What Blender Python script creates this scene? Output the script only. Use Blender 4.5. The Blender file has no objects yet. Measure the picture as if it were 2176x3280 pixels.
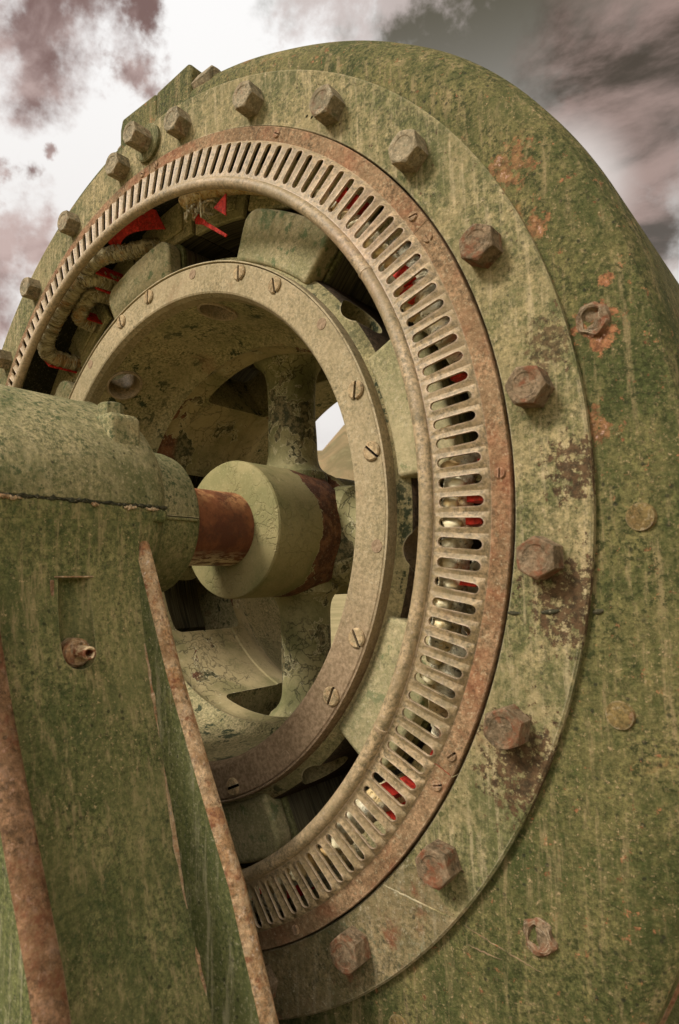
import bpy, bmesh, math, random
from mathutils import Vector, Matrix, noise as mnoise
random.seed(7)
PI = math.pi
R = math.radians
AX = 1.75                      # height of the shaft axis above the ground
sc = bpy.context.scene
COL = sc.collection

# ------------------------------------------------------------------ materials
class NT:
    def __init__(s, name):
        s.m = bpy.data.materials.new(name); s.m.use_nodes = True
        s.t = s.m.node_tree; s.t.nodes.clear()
        s.out = s.n('ShaderNodeOutputMaterial')
        s.b = s.n('ShaderNodeBsdfPrincipled')
        s.t.links.new(s.b.outputs[0], s.out.inputs[0])
        tc = s.n('ShaderNodeTexCoord'); oi = s.n('ShaderNodeObjectInfo')
        mul = s.n('ShaderNodeVectorMath'); mul.operation = 'SCALE'
        s.l(oi.outputs['Random'], mul.inputs['Scale']); mul.inputs[0].default_value = (7.3, 3.1, 5.7)
        add = s.n('ShaderNodeVectorMath'); add.operation = 'ADD'
        s.l(tc.outputs['Object'], add.inputs[0]); s.l(mul.outputs[0], add.inputs[1])
        s.co = add.outputs[0]; s.raw = tc.outputs['Object']
    def n(s, t): return s.t.nodes.new(t)
    def l(s, a, b): s.t.links.new(a, b)
    def scaled(s, sc3, src=None):
        m = s.n('ShaderNodeMapping'); m.inputs['Scale'].default_value = sc3
        s.l(src or s.co, m.inputs[0]); return m.outputs[0]
    def noise(s, scale, detail=6, rough=.6, co=None, dist=0.):
        n = s.n('ShaderNodeTexNoise'); n.inputs['Scale'].default_value = scale
        n.inputs['Detail'].default_value = detail; n.inputs['Roughness'].default_value = rough
        n.inputs['Distortion'].default_value = dist
        s.l(co or s.co, n.inputs['Vector']); return n.outputs['Fac']
    def vor(s, scale, feat='F1', co=None, rnd=1.):
        n = s.n('ShaderNodeTexVoronoi'); n.feature = feat; n.inputs['Scale'].default_value = scale
        n.inputs['Randomness'].default_value = rnd
        s.l(co or s.co, n.inputs['Vector']); return n.outputs['Distance']
    def step(s, v, a, b, lo=0., hi=1.):
        m = s.n('ShaderNodeMapRange'); m.interpolation_type = 'SMOOTHSTEP'
        m.inputs[1].default_value = a; m.inputs[2].default_value = b
        m.inputs[3].default_value = lo; m.inputs[4].default_value = hi
        s.l(v, m.inputs[0]); return m.outputs[0]
    def math(s, op, a, b=None, clamp=False):
        m = s.n('ShaderNodeMath'); m.operation = op; m.use_clamp = clamp
        for i, v in enumerate((a, b)):
            if v is None: continue
            if isinstance(v, (int, float)): m.inputs[i].default_value = v
            else: s.l(v, m.inputs[i])
        return m.outputs[0]
    def mix(s, f, a, b):
        m = s.n('ShaderNodeMix'); m.data_type = 'RGBA'
        if isinstance(f, (int, float)): m.inputs[0].default_value = f
        else: s.l(f, m.inputs[0])
        for i, v in ((6, a), (7, b)):
            if isinstance(v, tuple): m.inputs[i].default_value = (*v, 1)
            else: s.l(v, m.inputs[i])
        return m.outputs[2]
    def warp(s, scale, amt):
        nz = s.n('ShaderNodeTexNoise'); nz.inputs['Scale'].default_value = scale; s.l(s.co, nz.inputs['Vector'])
        w = s.n('ShaderNodeVectorMath'); w.operation = 'SCALE'; w.inputs['Scale'].default_value = amt; s.l(nz.outputs['Color'], w.inputs[0])
        a = s.n('ShaderNodeVectorMath'); a.operation = 'ADD'; s.l(s.co, a.inputs[0]); s.l(w.outputs[0], a.inputs[1]); return a.outputs[0]
    def axis(s, i):
        x = s.n('ShaderNodeSeparateXYZ'); s.l(s.raw, x.inputs[0]); return x.outputs[i]
    def radius(s, zoff=AX):        # distance from the shaft axis
        x = s.n('ShaderNodeSeparateXYZ'); s.l(s.raw, x.inputs[0])
        z = s.math('SUBTRACT', x.outputs[2], zoff)
        return s.math('SQRT', s.math('ADD', s.math('MULTIPLY', x.outputs[0], x.outputs[0]), s.math('MULTIPLY', z, z)))
    def edge(s, rad=.005, lo=.04, hi=.25):
        bv = s.n('ShaderNodeBevel'); bv.samples = 4; bv.inputs[0].default_value = rad
        g = s.n('ShaderNodeNewGeometry')
        d = s.n('ShaderNodeVectorMath'); d.operation = 'DOT_PRODUCT'
        s.l(bv.outputs[0], d.inputs[0]); s.l(g.outputs['Normal'], d.inputs[1])
        return s.step(s.math('SUBTRACT', 1., d.outputs['Value']), lo, hi)
    def bump(s, h, strength=.5, dist=.004, prev=None):
        b = s.n('ShaderNodeBump'); b.inputs['Strength'].default_value = strength
        b.inputs['Distance'].default_value = dist
        s.l(h, b.inputs['Height'])
        if prev: s.l(prev, b.inputs['Normal'])
        return b.outputs[0]
    def done(s, col, rough=.75, normal=None, metal=0., spec=.12):
        if isinstance(col, tuple): s.b.inputs['Base Color'].default_value = (*col, 1)
        else: s.l(col, s.b.inputs['Base Color'])
        if isinstance(rough, (int, float)): s.b.inputs['Roughness'].default_value = rough
        else: s.l(rough, s.b.inputs['Roughness'])
        s.b.inputs['Metallic'].default_value = metal
        s.b.inputs['Specular IOR Level'].default_value = spec
        if normal: s.l(normal, s.b.inputs['Normal'])
        return s.m

KHAKI = (.42, .36, .20); TAN = (.50, .39, .26); PALE = (.60, .52, .36)
GREEN = (.17, .19, .075); DKGREEN = (.055, .075, .03); BLACK = (.02, .022, .012)
RUST = (.17, .055, .025); ORANGE = (.42, .18, .07); PINK = (.50, .28, .20)

def weathered(name, a, b, blot=5., blot_t=(.34, .64), mottle=.9, fine_k=1., mid_s=62, spec=None, spec_dark=False, edge_r=.005, dark=.5, dark_scale=55, dark_t=(.56, .64), darkcol=DKGREEN,
              light=.4, light_scale=80, lightcol=PALE, rust=0., rust_scale=5., rust_t=(.6, .68), rustcol=ORANGE,
              streak=.3, pits=.5, edge=.5, edgecol=PALE, bump=.5, rough=.78, gran=0.5, gloss=.12):
    s = NT(name)
    big = s.noise(blot, 8, .62, dist=.4)
    mid = s.noise(mid_s, 10, .78)
    mott = s.math('ADD', big, s.math('MULTIPLY', s.math('SUBTRACT', mid, .5), mottle))
    col = s.mix(s.step(mott, *blot_t), b, a)
    # fine grime: lighter and darker grains a few millimetres across
    gr = s.noise(mid_s * 2.1, 8, .82)
    mulc = s.n('ShaderNodeMix'); mulc.data_type = 'RGBA'; mulc.blend_type = 'MULTIPLY'; s.l(s.step(s.noise(blot * 1.7, 5, .6), .36, .62, fine_k * .35, fine_k), mulc.inputs[0])
    gv = s.step(gr, .34, .66, .30, 1.72); gc = s.n('ShaderNodeCombineColor')
    s.l(gv, gc.inputs[0]); s.l(s.math('POWER', gv, .92), gc.inputs[1]); s.l(s.math('POWER', gv, .95), gc.inputs[2])
    s.l(col, mulc.inputs[6]); s.l(gc.outputs[0], mulc.inputs[7]); col = mulc.outputs[2]
    # weather streaks that run down the metal
    if streak:
        st = s.noise(1., 8, .72, s.scaled((58, 58, 6.)))
        col = s.mix(s.math('MULTIPLY', s.step(st, .5, .68), streak), col, darkcol)
        col = s.mix(s.math('MULTIPLY', s.step(st, .5, .33), streak * .8), col, lightcol)
    reg = s.noise(blot * .7 + 1.3, 3, .5)
    fine = s.noise(dark_scale, 8, .72)
    dm = s.math('MULTIPLY', s.step(fine, *dark_t), s.step(reg, .38, .58, .15, 1.))
    col = s.mix(s.math('MULTIPLY', dm, dark), col, darkcol)
    lf = s.noise(light_scale, 7, .75)
    lm = s.math('MULTIPLY', s.step(lf, .57, .67), s.step(reg, .62, .42, .15, 1.))
    col = s.mix(s.math('MULTIPLY', lm, light), col, lightcol)
    if rust:
        rn = s.noise(rust_scale, 10, .68, dist=.3)
        rf = s.noise(90, 4, .7)
        rc = s.mix(s.step(rf, .38, .62), RUST, rustcol)
        col = s.mix(s.math('MULTIPLY', s.step(rn, *rust_t), rust), col, rc)
    if pits:
        pv = s.vor(48, 'F1', s.warp(30, .012)); pm = s.math('MULTIPLY', s.step(pv, .20, .10), s.step(s.noise(9, 3, .6), .44, .56))
        col = s.mix(s.math('MULTIPLY', pm, pits), col, BLACK)
    if gran:
        g = s.noise(170, 4, .7)
        col = s.mix(s.math('MULTIPLY', s.step(g, .55, .72), gran * .7), col, darkcol)
        col = s.mix(s.math('MULTIPLY', s.step(g, .45, .3), gran * .55), col, lightcol)
    if edge:
        e = s.math('MULTIPLY', s.edge(edge_r), s.step(s.noise(24, 5, .65), .36, .54))
        col = s.mix(s.math('MULTIPLY', e, edge), col, edgecol)
    if spec:      # localized patches of rust and bare primer: (centre, radius, strength)
        g2 = s.noise(85 if spec_dark else 48, 8, .75); g3 = s.noise(90, 5, .7)
        for c_, r_, k_ in spec:
            dd = s.n('ShaderNodeVectorMath'); dd.operation = 'DISTANCE'; s.l(s.raw, dd.inputs[0]); dd.inputs[1].default_value = c_
            mk = s.math('ADD', s.step(dd.outputs['Value'], r_, r_ * .1, 0, .20), g2)
            rc2 = s.mix(s.step(g3, .36, .62), (.03, .018, .01), (.095, .052, .026)) if spec_dark else s.mix(s.step(g3, .36, .62), (.12, .05, .022), (.34, .155, .07))
            col = s.mix(s.math('MULTIPLY', s.step(mk, .615, .66), k_), col, rc2)
            if not spec_dark: col = s.mix(s.math('MULTIPLY', s.step(mk, .74, .80), k_), col, (.60, .40, .32))
    h = s.math('ADD', fine, s.math('MULTIPLY', lf, .6))
    nrm = s.bump(h, bump, .006)
    nrm = s.bump(s.noise(7, 4, .5), .25, .02, nrm)
    return s.done(col, rough, nrm, 0., gloss)

M = {}
M['frame'] = weathered('frame_paint', (.136, .121, .045), (.060, .068, .021), blot=7, darkcol=(.03, .036, .011), dark=.9, dark_scale=105, dark_t=(.50, .60), light=.85, light_scale=130,
                       lightcol=(.44, .31, .17), edge_r=.008,
                       spec=[((1.085, .02, AX + .21), .065, 1.), ((1.106, .02, AX + .285), .025, 1.), ((1.075, .02, AX + .06), .05, .7), ((.96, .02, AX + .52), .07, .6), ((1.0, .02, AX + .40), .05, .7)], rust=.55, rust_scale=7, rust_t=(.60, .72), streak=.45, pits=.8, edge=.5, edgecol=PINK, bump=.8)
M['flange'] = weathered('flange_paint', (.245, .198, .096), (.098, .098, .038), blot=5, edge_r=.007, spec_dark=True, spec=[((1.05, 0, AX + .0), .09, .9), ((1.035, 0, AX - .2), .13, .9), ((.95, 0, AX - .45), .14, .9), ((1.02, 0, AX + .2), .07, .7)], dark=.85, dark_scale=95, dark_t=(.54, .65), darkcol=(.05, .055, .018), light=.45,
                        lightcol=(.55, .43, .26), rust=.45, rust_scale=4.2, rust_t=(.60, .70), rustcol=(.16, .08, .04), streak=.45, pits=.6, edge=.6, bump=.55)
M['flange_low'] = weathered('flange_low_paint', (.19, .145, .072), (.125, .105, .048), blot=6, dark=.85, dark_scale=80, light=.55, rust=.8, rust_scale=12,
                            rust_t=(.54, .66), rustcol=(.15, .07, .04), streak=.2, pits=.7, edge=.6, bump=.6)
M['vent'] = weathered('vent_paint', (.32, .235, .132), (.22, .165, .085), blot=7, dark=.25, light=.3, lightcol=(.62, .48, .38), rust=.3, rust_scale=5,
                      rust_t=(.52, .72), rustcol=(.38, .19, .11), streak=0, pits=.2, edge=.6, edgecol=(.66, .50, .38), bump=.35, rough=.5, gloss=.35)
M['vent_rust'] = weathered('vent_rust', (.25, .16, .085), (.15, .092, .045), blot=8, dark=.35, darkcol=(.10, .06, .03), light=.35, lightcol=(.5, .42, .26), rust=.7,
                           rust_scale=9, rust_t=(.46, .66), rustcol=(.32, .15, .075), streak=0, pits=.3, edge=.5, edgecol=(.6, .4, .28), bump=.7, gran=.9)
M['bolt'] = weathered('bolt_paint', (.24, .19, .11), (.13, .105, .055), blot=18, dark=.6, dark_scale=60, light=.5, rust=.5, rust_scale=22, rust_t=(.55, .68),
                      rustcol=(.2, .105, .05), streak=0, pits=.3, gloss=.3, edge=.9, edge_r=.004, edgecol=(.62, .50, .36), bump=.6)
M['bolt_rust'] = weathered('bolt_rust', (.205, .145, .085), (.10, .072, .04), blot=22, dark=.5, dark_scale=60, darkcol=(.06, .03, .02), light=.5,
                           lightcol=(.45, .35, .24), rust=.9, rust_scale=26, rust_t=(.48, .6), rustcol=(.16, .088, .045), streak=0, pits=.4, edge=1., edge_r=.004,
                           edgecol=(.50, .40, .27), bump=.8)
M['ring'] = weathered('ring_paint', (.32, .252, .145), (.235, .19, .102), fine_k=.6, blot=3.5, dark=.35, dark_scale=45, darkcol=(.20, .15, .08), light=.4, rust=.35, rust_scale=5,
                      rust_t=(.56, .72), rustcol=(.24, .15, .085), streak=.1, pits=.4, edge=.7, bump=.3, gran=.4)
def ring_mat():
    m = M['ring']; s = NT.__new__(NT); s.m = m; s.t = m.node_tree
    b = [n for n in s.t.nodes if n.type == 'BSDF_PRINCIPLED'][0]; src = b.inputs['Base Color'].links[0].from_socket
    tc = s.n('ShaderNodeTexCoord'); s.raw = s.co = tc.outputs['Object']
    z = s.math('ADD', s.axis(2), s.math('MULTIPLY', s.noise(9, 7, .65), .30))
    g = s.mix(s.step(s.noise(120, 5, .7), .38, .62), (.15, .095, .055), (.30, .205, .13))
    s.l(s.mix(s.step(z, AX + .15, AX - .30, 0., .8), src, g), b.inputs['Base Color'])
ring_mat()
M['ring_screw'] = weathered('screw_paint', (.36, .265, .145), (.24, .165, .085), blot=30, dark=.5, light=.3, rust=.3, rust_scale=40, streak=0, pits=0, edge=.5, edge_r=.003, bump=.4)
M['plug'] = weathered('plug', (.17, .12, .045), (.12, .08, .03), blot=30, dark=.5, dark_scale=90, light=.3, rust=.5, rust_scale=40, rustcol=(.2, .09, .04), streak=0, pits=0, edge=.3, bump=.8)
M['plate'] = weathered('end_plate_paint', (.54, .45, .23), (.36, .33, .16), dark=.7, dark_scale=60, light=.4, rust=.2, streak=0, edge=.9, edge_r=.004, bump=.4)  # colour lightened to offset the shade inside the casing
M['slot'] = weathered('screw_slot', (.012, .007, .005), (.008, .006, .004), dark=0, light=0, streak=0, pits=0, edge=0, gran=0, gloss=.02)  # near-black colour stands in for the shade of a deep groove
M['seam'] = weathered('dark_seam', (.03, .03, .017), (.045, .04, .022), dark=.4, light=.1, streak=0, pits=0, edge=0)
M['drum'] = weathered('drum_paint', (.34, .285, .15), (.235, .21, .10), blot=5, dark=1., dark_scale=24, dark_t=(.545, .585), darkcol=(.045, .055, .028), light=.5,
                      light_scale=30, lightcol=(.46, .36, .20), rust=.4, rust_scale=8, rust_t=(.60, .68), rustcol=(.30, .19, .10), streak=0, pits=.6, edge=.5,
                      edgecol=(.6, .5, .32), bump=.7)
M['cap'] = weathered('pole_cap_paint', (.36, .30, .165), (.225, .205, .10), blot=4, fine_k=.6, dark=.95, dark_scale=26, dark_t=(.55, .61), darkcol=(.11, .14, .06), light=.35,
                     rust=.12, streak=0, pits=.5, edge=.5, bump=.4)
M['bearing'] = weathered('bearing_paint', (.185, .172, .07), (.088, .098, .034), blot=5, dark=.75, dark_scale=90, dark_t=(.53, .63), light=1., light_scale=130,
                         lightcol=(.46, .34, .18), rust=.2, rust_scale=9, rust_t=(.64, .72), streak=.5, pits=.7, edge=.5, edgecol=(.55, .48, .3), bump=.6)
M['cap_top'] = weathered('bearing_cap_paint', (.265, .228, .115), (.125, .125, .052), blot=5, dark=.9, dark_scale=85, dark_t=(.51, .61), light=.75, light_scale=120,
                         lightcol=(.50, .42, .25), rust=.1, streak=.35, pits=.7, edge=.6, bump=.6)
M['web_side'] = weathered('flange_inner_paint', (.095, .10, .036), (.068, .076, .026), blot=4, dark=.35, light=.2, streak=.3, rust=.1, pits=.7, edge=.4, bump=.3)
M['edge_rust'] = weathered('chipped_edge', (.48, .335, .19), (.30, .175, .08), blot=24, dark=.7, dark_scale=70, darkcol=(.14, .06, .03), light=.95, light_scale=75,
                           lightcol=(.66, .55, .44), rust=.85, rust_scale=30, rust_t=(.52, .62), rustcol=(.40, .20, .09), streak=.3, pits=.6, edge=.5, bump=1.)
M['edge_dark'] = weathered('rust_edge', (.24, .135, .07), (.13, .075, .035), blot=22, dark=.7, dark_scale=75, darkcol=(.07, .035, .02), light=.75, light_scale=80,
                           lightcol=(.46, .30, .22), rust=.8, rust_scale=12, rust_t=(.48, .62), rustcol=(.24, .135, .065), streak=.35, pits=.6, edge=.5, bump=1.)
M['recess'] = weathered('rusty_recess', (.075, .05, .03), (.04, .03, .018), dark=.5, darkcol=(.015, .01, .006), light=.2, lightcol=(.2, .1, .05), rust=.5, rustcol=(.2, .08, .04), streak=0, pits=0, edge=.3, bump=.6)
M['rib'] = weathered('inner_green', (.14, .138, .055), (.08, .086, .032), dark=.5, light=.35, rust=.3, streak=.1, bump=.4)
M['red'] = weathered('red_insulation', (.60, .045, .028), (.40, .03, .02), blot=30, dark=.55, dark_scale=70, darkcol=(.10, .025, .015), light=.4, light_scale=90, lightcol=(.60, .22, .13), streak=0, pits=0,
                     edge=0, bump=.2, rough=.5, gran=.2)
M['concrete'] = weathered('concrete', (.42, .38, .29), (.33, .30, .23), dark=.3, light=.3, streak=0, pits=.6, edge=.2)

def shaft_mat():
    s = NT('rusty_shaft')
    a = s.noise(9, 9, .68); f = s.noise(60, 6, .7)
    col = s.mix(s.step(a, .4, .62), (.11, .035, .018), (.24, .085, .035))
    col = s.mix(s.math('MULTIPLY', s.step(f, .5, .66), .55), col, (.07, .03, .018))
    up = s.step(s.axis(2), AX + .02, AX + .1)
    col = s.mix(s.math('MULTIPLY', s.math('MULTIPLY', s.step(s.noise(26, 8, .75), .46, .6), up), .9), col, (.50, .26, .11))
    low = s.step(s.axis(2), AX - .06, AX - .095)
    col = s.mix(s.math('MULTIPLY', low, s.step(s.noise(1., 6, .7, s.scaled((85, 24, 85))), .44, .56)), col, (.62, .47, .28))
    return s.done(col, .55, s.bump(f, .7, .003), .1, .35)
M['shaft'] = shaft_mat()

def peel_mat(name, rusty=.0, crack=.8, band=None, base=((.32, .28, .135), (.17, .165, .07))):
    """old paint, crazed and flaking off in patches down to rust"""
    s = NT(name)
    big = s.noise(6, 7, .6)
    col = s.mix(s.step(big, .4, .62), base[0], base[1])
    col = s.mix(s.math('MULTIPLY', s.step(s.noise(70, 5, .7), .56, .68), .35), col, (.09, .10, .045))
    warp = s.n('ShaderNodeMix'); warp.data_type = 'VECTOR'
    nz = s.n('ShaderNodeTexNoise'); nz.inputs['Scale'].default_value = 13; nz.inputs['Detail'].default_value = 5
    s.l(s.co, nz.inputs['Vector'])
    warp.inputs[0].default_value = .16
    s.l(s.co, warp.inputs[4]); s.l(nz.outputs['Color'], warp.inputs[5])
    wc = warp.outputs[1]
    cr = s.vor(25, 'DISTANCE_TO_EDGE', wc)
    cmask = s.math('MULTIPLY', s.step(cr, .06, .012), s.step(s.noise(5, 4, .6), .42, .56))
    # flaked patches
    pn = s.noise(5.5, 6, .62, wc, .5)
    if band:
        y = s.axis(1)
        inb = s.math('MULTIPLY', s.step(y, band[0], band[0] + .06), s.step(y, band[1] + .05, band[1]))
        pn = s.math('ADD', pn, s.math('MULTIPLY', inb, .30))
    off = .655 - rusty
    pm = s.step(pn, off, off + .012)
    rim = s.math('MULTIPLY', s.step(pn, off - .016, off - .004), s.step(pn, off + .006, off))
    rc = s.mix(s.step(s.noise(34, 7, .7), .4, .62), (.09, .04, .024), (.22, .10, .05))
    moss = s.mix(s.step(s.noise(60, 5, .7), .42, .6), (.06, .06, .03), (.22, .18, .09))
    rc = s.mix(s.step(s.noise(4, 2, .5), *( (.30, .36) if 'rim' not in name else (.44, .5))), rc, moss) if not band else rc
    col = s.mix(s.math('MULTIPLY', cmask, crack), col, (.04, .04, .022))
    col = s.mix(pm, col, rc)
    col = s.mix(s.math('MULTIPLY', rim, .7), col, (.52, .46, .28))
    e = s.math('MULTIPLY', s.edge(.006), s.step(s.noise(20, 5, .6), .38, .6))
    col = s.mix(s.math('MULTIPLY', e, .6), col, (.60, .50, .33))
    g = s.noise(170, 4, .7)
    col = s.mix(s.math('MULTIPLY', s.step(g, .55, .72), .35), col, (.08, .08, .04))
    col = s.mix(s.math('MULTIPLY', s.step(g, .45, .3), .3), col, (.5, .43, .27))
    h = s.math('SUBTRACT', s.math('MULTIPLY', s.noise(70, 4, .6), .12), s.math('ADD', s.math('MULTIPLY', pm, .8), s.math('MULTIPLY', cmask, .6)))
    return s.done(col, .7, s.bump(h, .8, .004))
M['peel'] = peel_mat('flaking_paint', .085, .62)
M['peel_rim'] = peel_mat('flaking_paint_rim', .10, .5, base=((.40, .32, .165), (.23, .20, .09)))
M['hub'] = peel_mat('flaking_hub_paint', -.03, .0, (.385, .56), base=((.30, .25, .115), (.19, .175, .072)))

def lamin_mat(name, c, lo, n=260):
    """edges of stacked steel sheets: each sheet lies across the shaft, so the lines follow y"""
    s = NT(name)
    w = s.noise(1., 3, .7, s.scaled((5, n, 5)))
    w2 = s.noise(1., 2, .6, s.scaled((3, n * .33, 3)))
    col = s.mix(s.step(w, .38, .66), lo, c)
    col = s.mix(s.math('MULTIPLY', s.step(w2, .56, .64), .7), col, (.015, .015, .01))
    col = s.mix(s.math('MULTIPLY', s.step(w, .64, .74), .6), col, (.34, .30, .19))
    col = s.mix(s.math('MULTIPLY', s.step(s.noise(6, 7, .65), .56, .7), .5), col, (.12, .05, .03))
    h = s.math('ADD', w, w2)
    return s.done(col, .6, s.bump(h, .8, .003), 0., .3)
M['lamin'] = lamin_mat('laminated_steel', (.19, .165, .09), (.065, .055, .032))
M['lamin_green'] = lamin_mat('laminated_steel_painted', (.17, .175, .095), (.075, .075, .042))

def cable_mat(name, a, b, c):
    """cloth tape wound round a bar: turns lie across its length and have frayed"""
    s = NT(name)
    at = s.n('ShaderNodeAttribute'); at.attribute_name = 'along'; ar = s.n('ShaderNodeAttribute'); ar.attribute_name = 'around'
    cv = s.n('ShaderNodeCombineXYZ'); s.l(s.math('MULTIPLY', at.outputs['Fac'], 1.), cv.inputs[0]); s.l(s.math('MULTIPLY', ar.outputs['Fac'], .02), cv.inputs[1])
    n3 = s.noise(150, 5, .7, cv.outputs[0], .6); n1 = s.noise(60, 4, .6, cv.outputs[0], .3)
    n2 = s.noise(14, 5, .6)
    col = s.mix(s.step(n1, .40, .60), b, a)
    col = s.mix(s.math('MULTIPLY', s.step(n2, .5, .60), .75), col, c)
    col = s.mix(s.math('MULTIPLY', s.step(n3, .54, .62), .8), col, (.66, .58, .38))
    col = s.mix(s.math('MULTIPLY', s.step(n3, .45, .37), .85), col, (.035, .028, .015))
    return s.done(col, .8, s.bump(s.math('ADD', n1, n3), 1., .006))
M['cable'] = cable_mat('dirty_tape', (.60, .51, .29), (.27, .22, .11), (.42, .22, .07))
M['cable_cream'] = cable_mat('cream_tape', (.86, .80, .58), (.62, .54, .33), (.66, .46, .18))
M['cable_yellow'] = cable_mat('yellow_tape', (.62, .46, .20), (.50, .30, .10), (.60, .42, .2))

def ground_mat():
    s = NT('dry_grass'); n = s.noise(.25, 6, .6); f = s.noise(9, 8, .75)
    col = s.mix(s.step(n, .4, .6), (.36, .29, .15), (.25, .21, .10)); col = s.mix(s.math('MULTIPLY', s.step(f, .5, .7), .5), col, (.2, .19, .08))
    return s.done(col, .95, s.bump(f, .8, .06))
M['ground'] = ground_mat()
def hill_mat():
    s = NT('hill_grass'); n = s.noise(.012, 9, .65); f = s.noise(.09, 8, .7)
    col = s.mix(s.step(n, .4, .6), (.235, .165, .085), (.13, .105, .05)); col = s.mix(s.math('MULTIPLY', s.step(f, .5, .66), .65), col, (.20, .17, .085))
    return s.done(col, .95, s.bump(f, .6, 3.))
M['hill'] = hill_mat()

# ------------------------------------------------------------------ mesh helpers
def finish(bm, sharp=32):
    bm.normal_update()
    for f in bm.faces: f.smooth = True
    a = R(sharp)
    for e in bm.edges:
        if len(e.link_faces) == 2:
            try: e.smooth = e.calc_face_angle() < a
            except ValueError: pass
def obj(name, bm, mat, parent=None, bevel=0., lift=True, sharp=32, seg=2, local=None):
    if lift: bmesh.ops.translate(bm, verts=bm.verts, vec=(0, 0, AX))
    finish(bm, sharp)
    me = bpy.data.meshes.new(name); bm.to_mesh(me); bm.free()
    for m in (mat if isinstance(mat, (list, tuple)) else [mat]): me.materials.append(M[m])
    o = bpy.data.objects.new(name, me); COL.objects.link(o)
    if bevel:
        b = o.modifiers.new('bevel', 'BEVEL'); b.width = bevel; b.segments = seg; b.limit_method = 'ANGLE'; b.angle_limit = R(35)
        b.harden_normals = False
    if parent: parent_to(o, parent)
    return o
def world_loc(p):
    v = Vector(p.location); q = p.parent
    while q: v += q.location; q = q.parent
    return v
def parent_to(o, p):
    # keeps the child where it stands: the chains here only carry translation above mesh children
    o.parent = p
    o.matrix_parent_inverse = MW[p.name].inverted() if p.name in MW else Matrix.Identity(4)
MW = {}
def thing(name, label, cat, loc, group=None):
    o = bpy.data.objects.new(name, None); COL.objects.link(o); o.location = loc
    o.empty_display_size = .1
    o['label'] = label; o['category'] = cat
    if group: o['group'] = group
    MW[o.name] = Matrix.Translation(loc)
    return o
def mat_at(loc, spin=0.):
    return Matrix.Translation(Vector(loc) + Vector((0, 0, AX))) @ Matrix.Rotation(spin, 4, 'Y')
def place(o, mw, parent):
    """put an object (mesh about its own origin) at a world matrix under a parent that may itself be placed"""
    o.parent = parent
    o.matrix_parent_inverse = MW[parent.name].inverted() if parent.name in MW else Matrix.Identity(4)
    o.matrix_basis = mw
    MW[o.name] = mw
def dup(o, name=None):
    c = o.copy(); COL.objects.link(c)
    return c

def pol(r, t, y): return Vector((r * math.cos(t), y, r * math.sin(t)))
def lathe(bm, prof, segs=128, a0=0., a1=2 * PI, closed_prof=False, mats=None, pfun=None, cap=False):
    full = abs(a1 - a0 - 2 * PI) < 1e-6
    n = segs if full else segs + 1
    rows = []
    for i in range(n):
        t = a0 + (a1 - a0) * i / segs
        if pfun: pr_ = [pfun(t, k) for k in range(len(prof))]
        else: pr_ = prof
        rows.append([bm.verts.new(pol(r, t, y)) for r, y in pr_])
    m = len(prof)
    for i in range(segs):
        A, B = rows[i], rows[(i + 1) % n]
        for k in range(m if closed_prof else m - 1):
            k2 = (k + 1) % m
            f = bm.faces.new((A[k], A[k2], B[k2], B[k]))
            if mats: f.material_index = mats[k]
    if cap and not full:
        bm.faces.new(rows[0]); bm.faces.new(list(reversed(rows[-1])))
    bmesh.ops.recalc_face_normals(bm, faces=bm.faces) if closed_prof else None
    return rows
def disc(bm, r, y, segs, flip=False):
    vs = [bm.verts.new(pol(r, 2 * PI * i / segs, y)) for i in range(segs)]
    bm.faces.new(vs)
def prism(bm, pts, d, axis='y', base=0.):
    """extrude a 2-D outline; axis y: pts are (x,z); axis x: (y,z); axis z: (x,y)"""
    def P(p, h):
        return {'y': (p[0], h, p[1]), 'x': (h, p[0], p[1]), 'z': (p[0], p[1], h)}[axis]
    a = [bm.verts.new(P(p, base)) for p in pts]; b = [bm.verts.new(P(p, base + d)) for p in pts]
    n = len(pts)
    fs = [bm.faces.new(a), bm.faces.new(list(reversed(b)))]
    for i in range(n): fs.append(bm.faces.new((a[i], b[i], b[(i + 1) % n], a[(i + 1) % n])))
    bmesh.ops.recalc_face_normals(bm, faces=fs)
def boxm(bm, x0, x1, y0, y1, z0, z1):
    prism(bm, [(x0, z0), (x1, z0), (x1, z1), (x0, z1)], y1 - y0, 'y', y0)
def sweep(bm, pts, rad, n=14, jitter=0., closed=False, rnd=None, cap=True):
    rnd = rnd or random
    rows = []; N = len(pts); pts = [Vector(p) for p in pts]
    al = bm.verts.layers.float.get('along') or bm.verts.layers.float.new('along')
    ar = bm.verts.layers.float.get('around') or bm.verts.layers.float.new('around'); run = 0.
    up = None
    for i, p in enumerate(pts):
        if closed: t = pts[(i + 1) % N] - pts[i - 1]
        else: t = pts[min(i + 1, N - 1)] - pts[max(i - 1, 0)]
        t.normalize()
        if up is None:
            up = t.orthogonal().normalized()
        else:
            up = (up - t * up.dot(t)).normalized()
        s = t.cross(up)
        rr = (rad(i / (N - 1)) if callable(rad) else rad)
        k = 1 + (rnd.uniform(-jitter, jitter) if jitter else 0)
        row = []
        for j in range(n):
            a = 2 * PI * j / n
            q = rr * k * (1 + (rnd.uniform(-jitter, jitter) * .6 if jitter else 0))
            v = bm.verts.new(p + up * math.cos(a) * q + s * math.sin(a) * q); v[al] = run; v[ar] = math.sin(a); row.append(v)
        rows.append(row)
        if i < N - 1: run += (pts[i + 1] - p).length
    for i in range(N if closed else N - 1):
        A, B = rows[i], rows[(i + 1) % N]
        for j in range(n): bm.faces.new((A[j], A[(j + 1) % n], B[(j + 1) % n], B[j]))
    if cap and not closed: bm.faces.new(list(reversed(rows[0]))); bm.faces.new(rows[-1])
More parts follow.
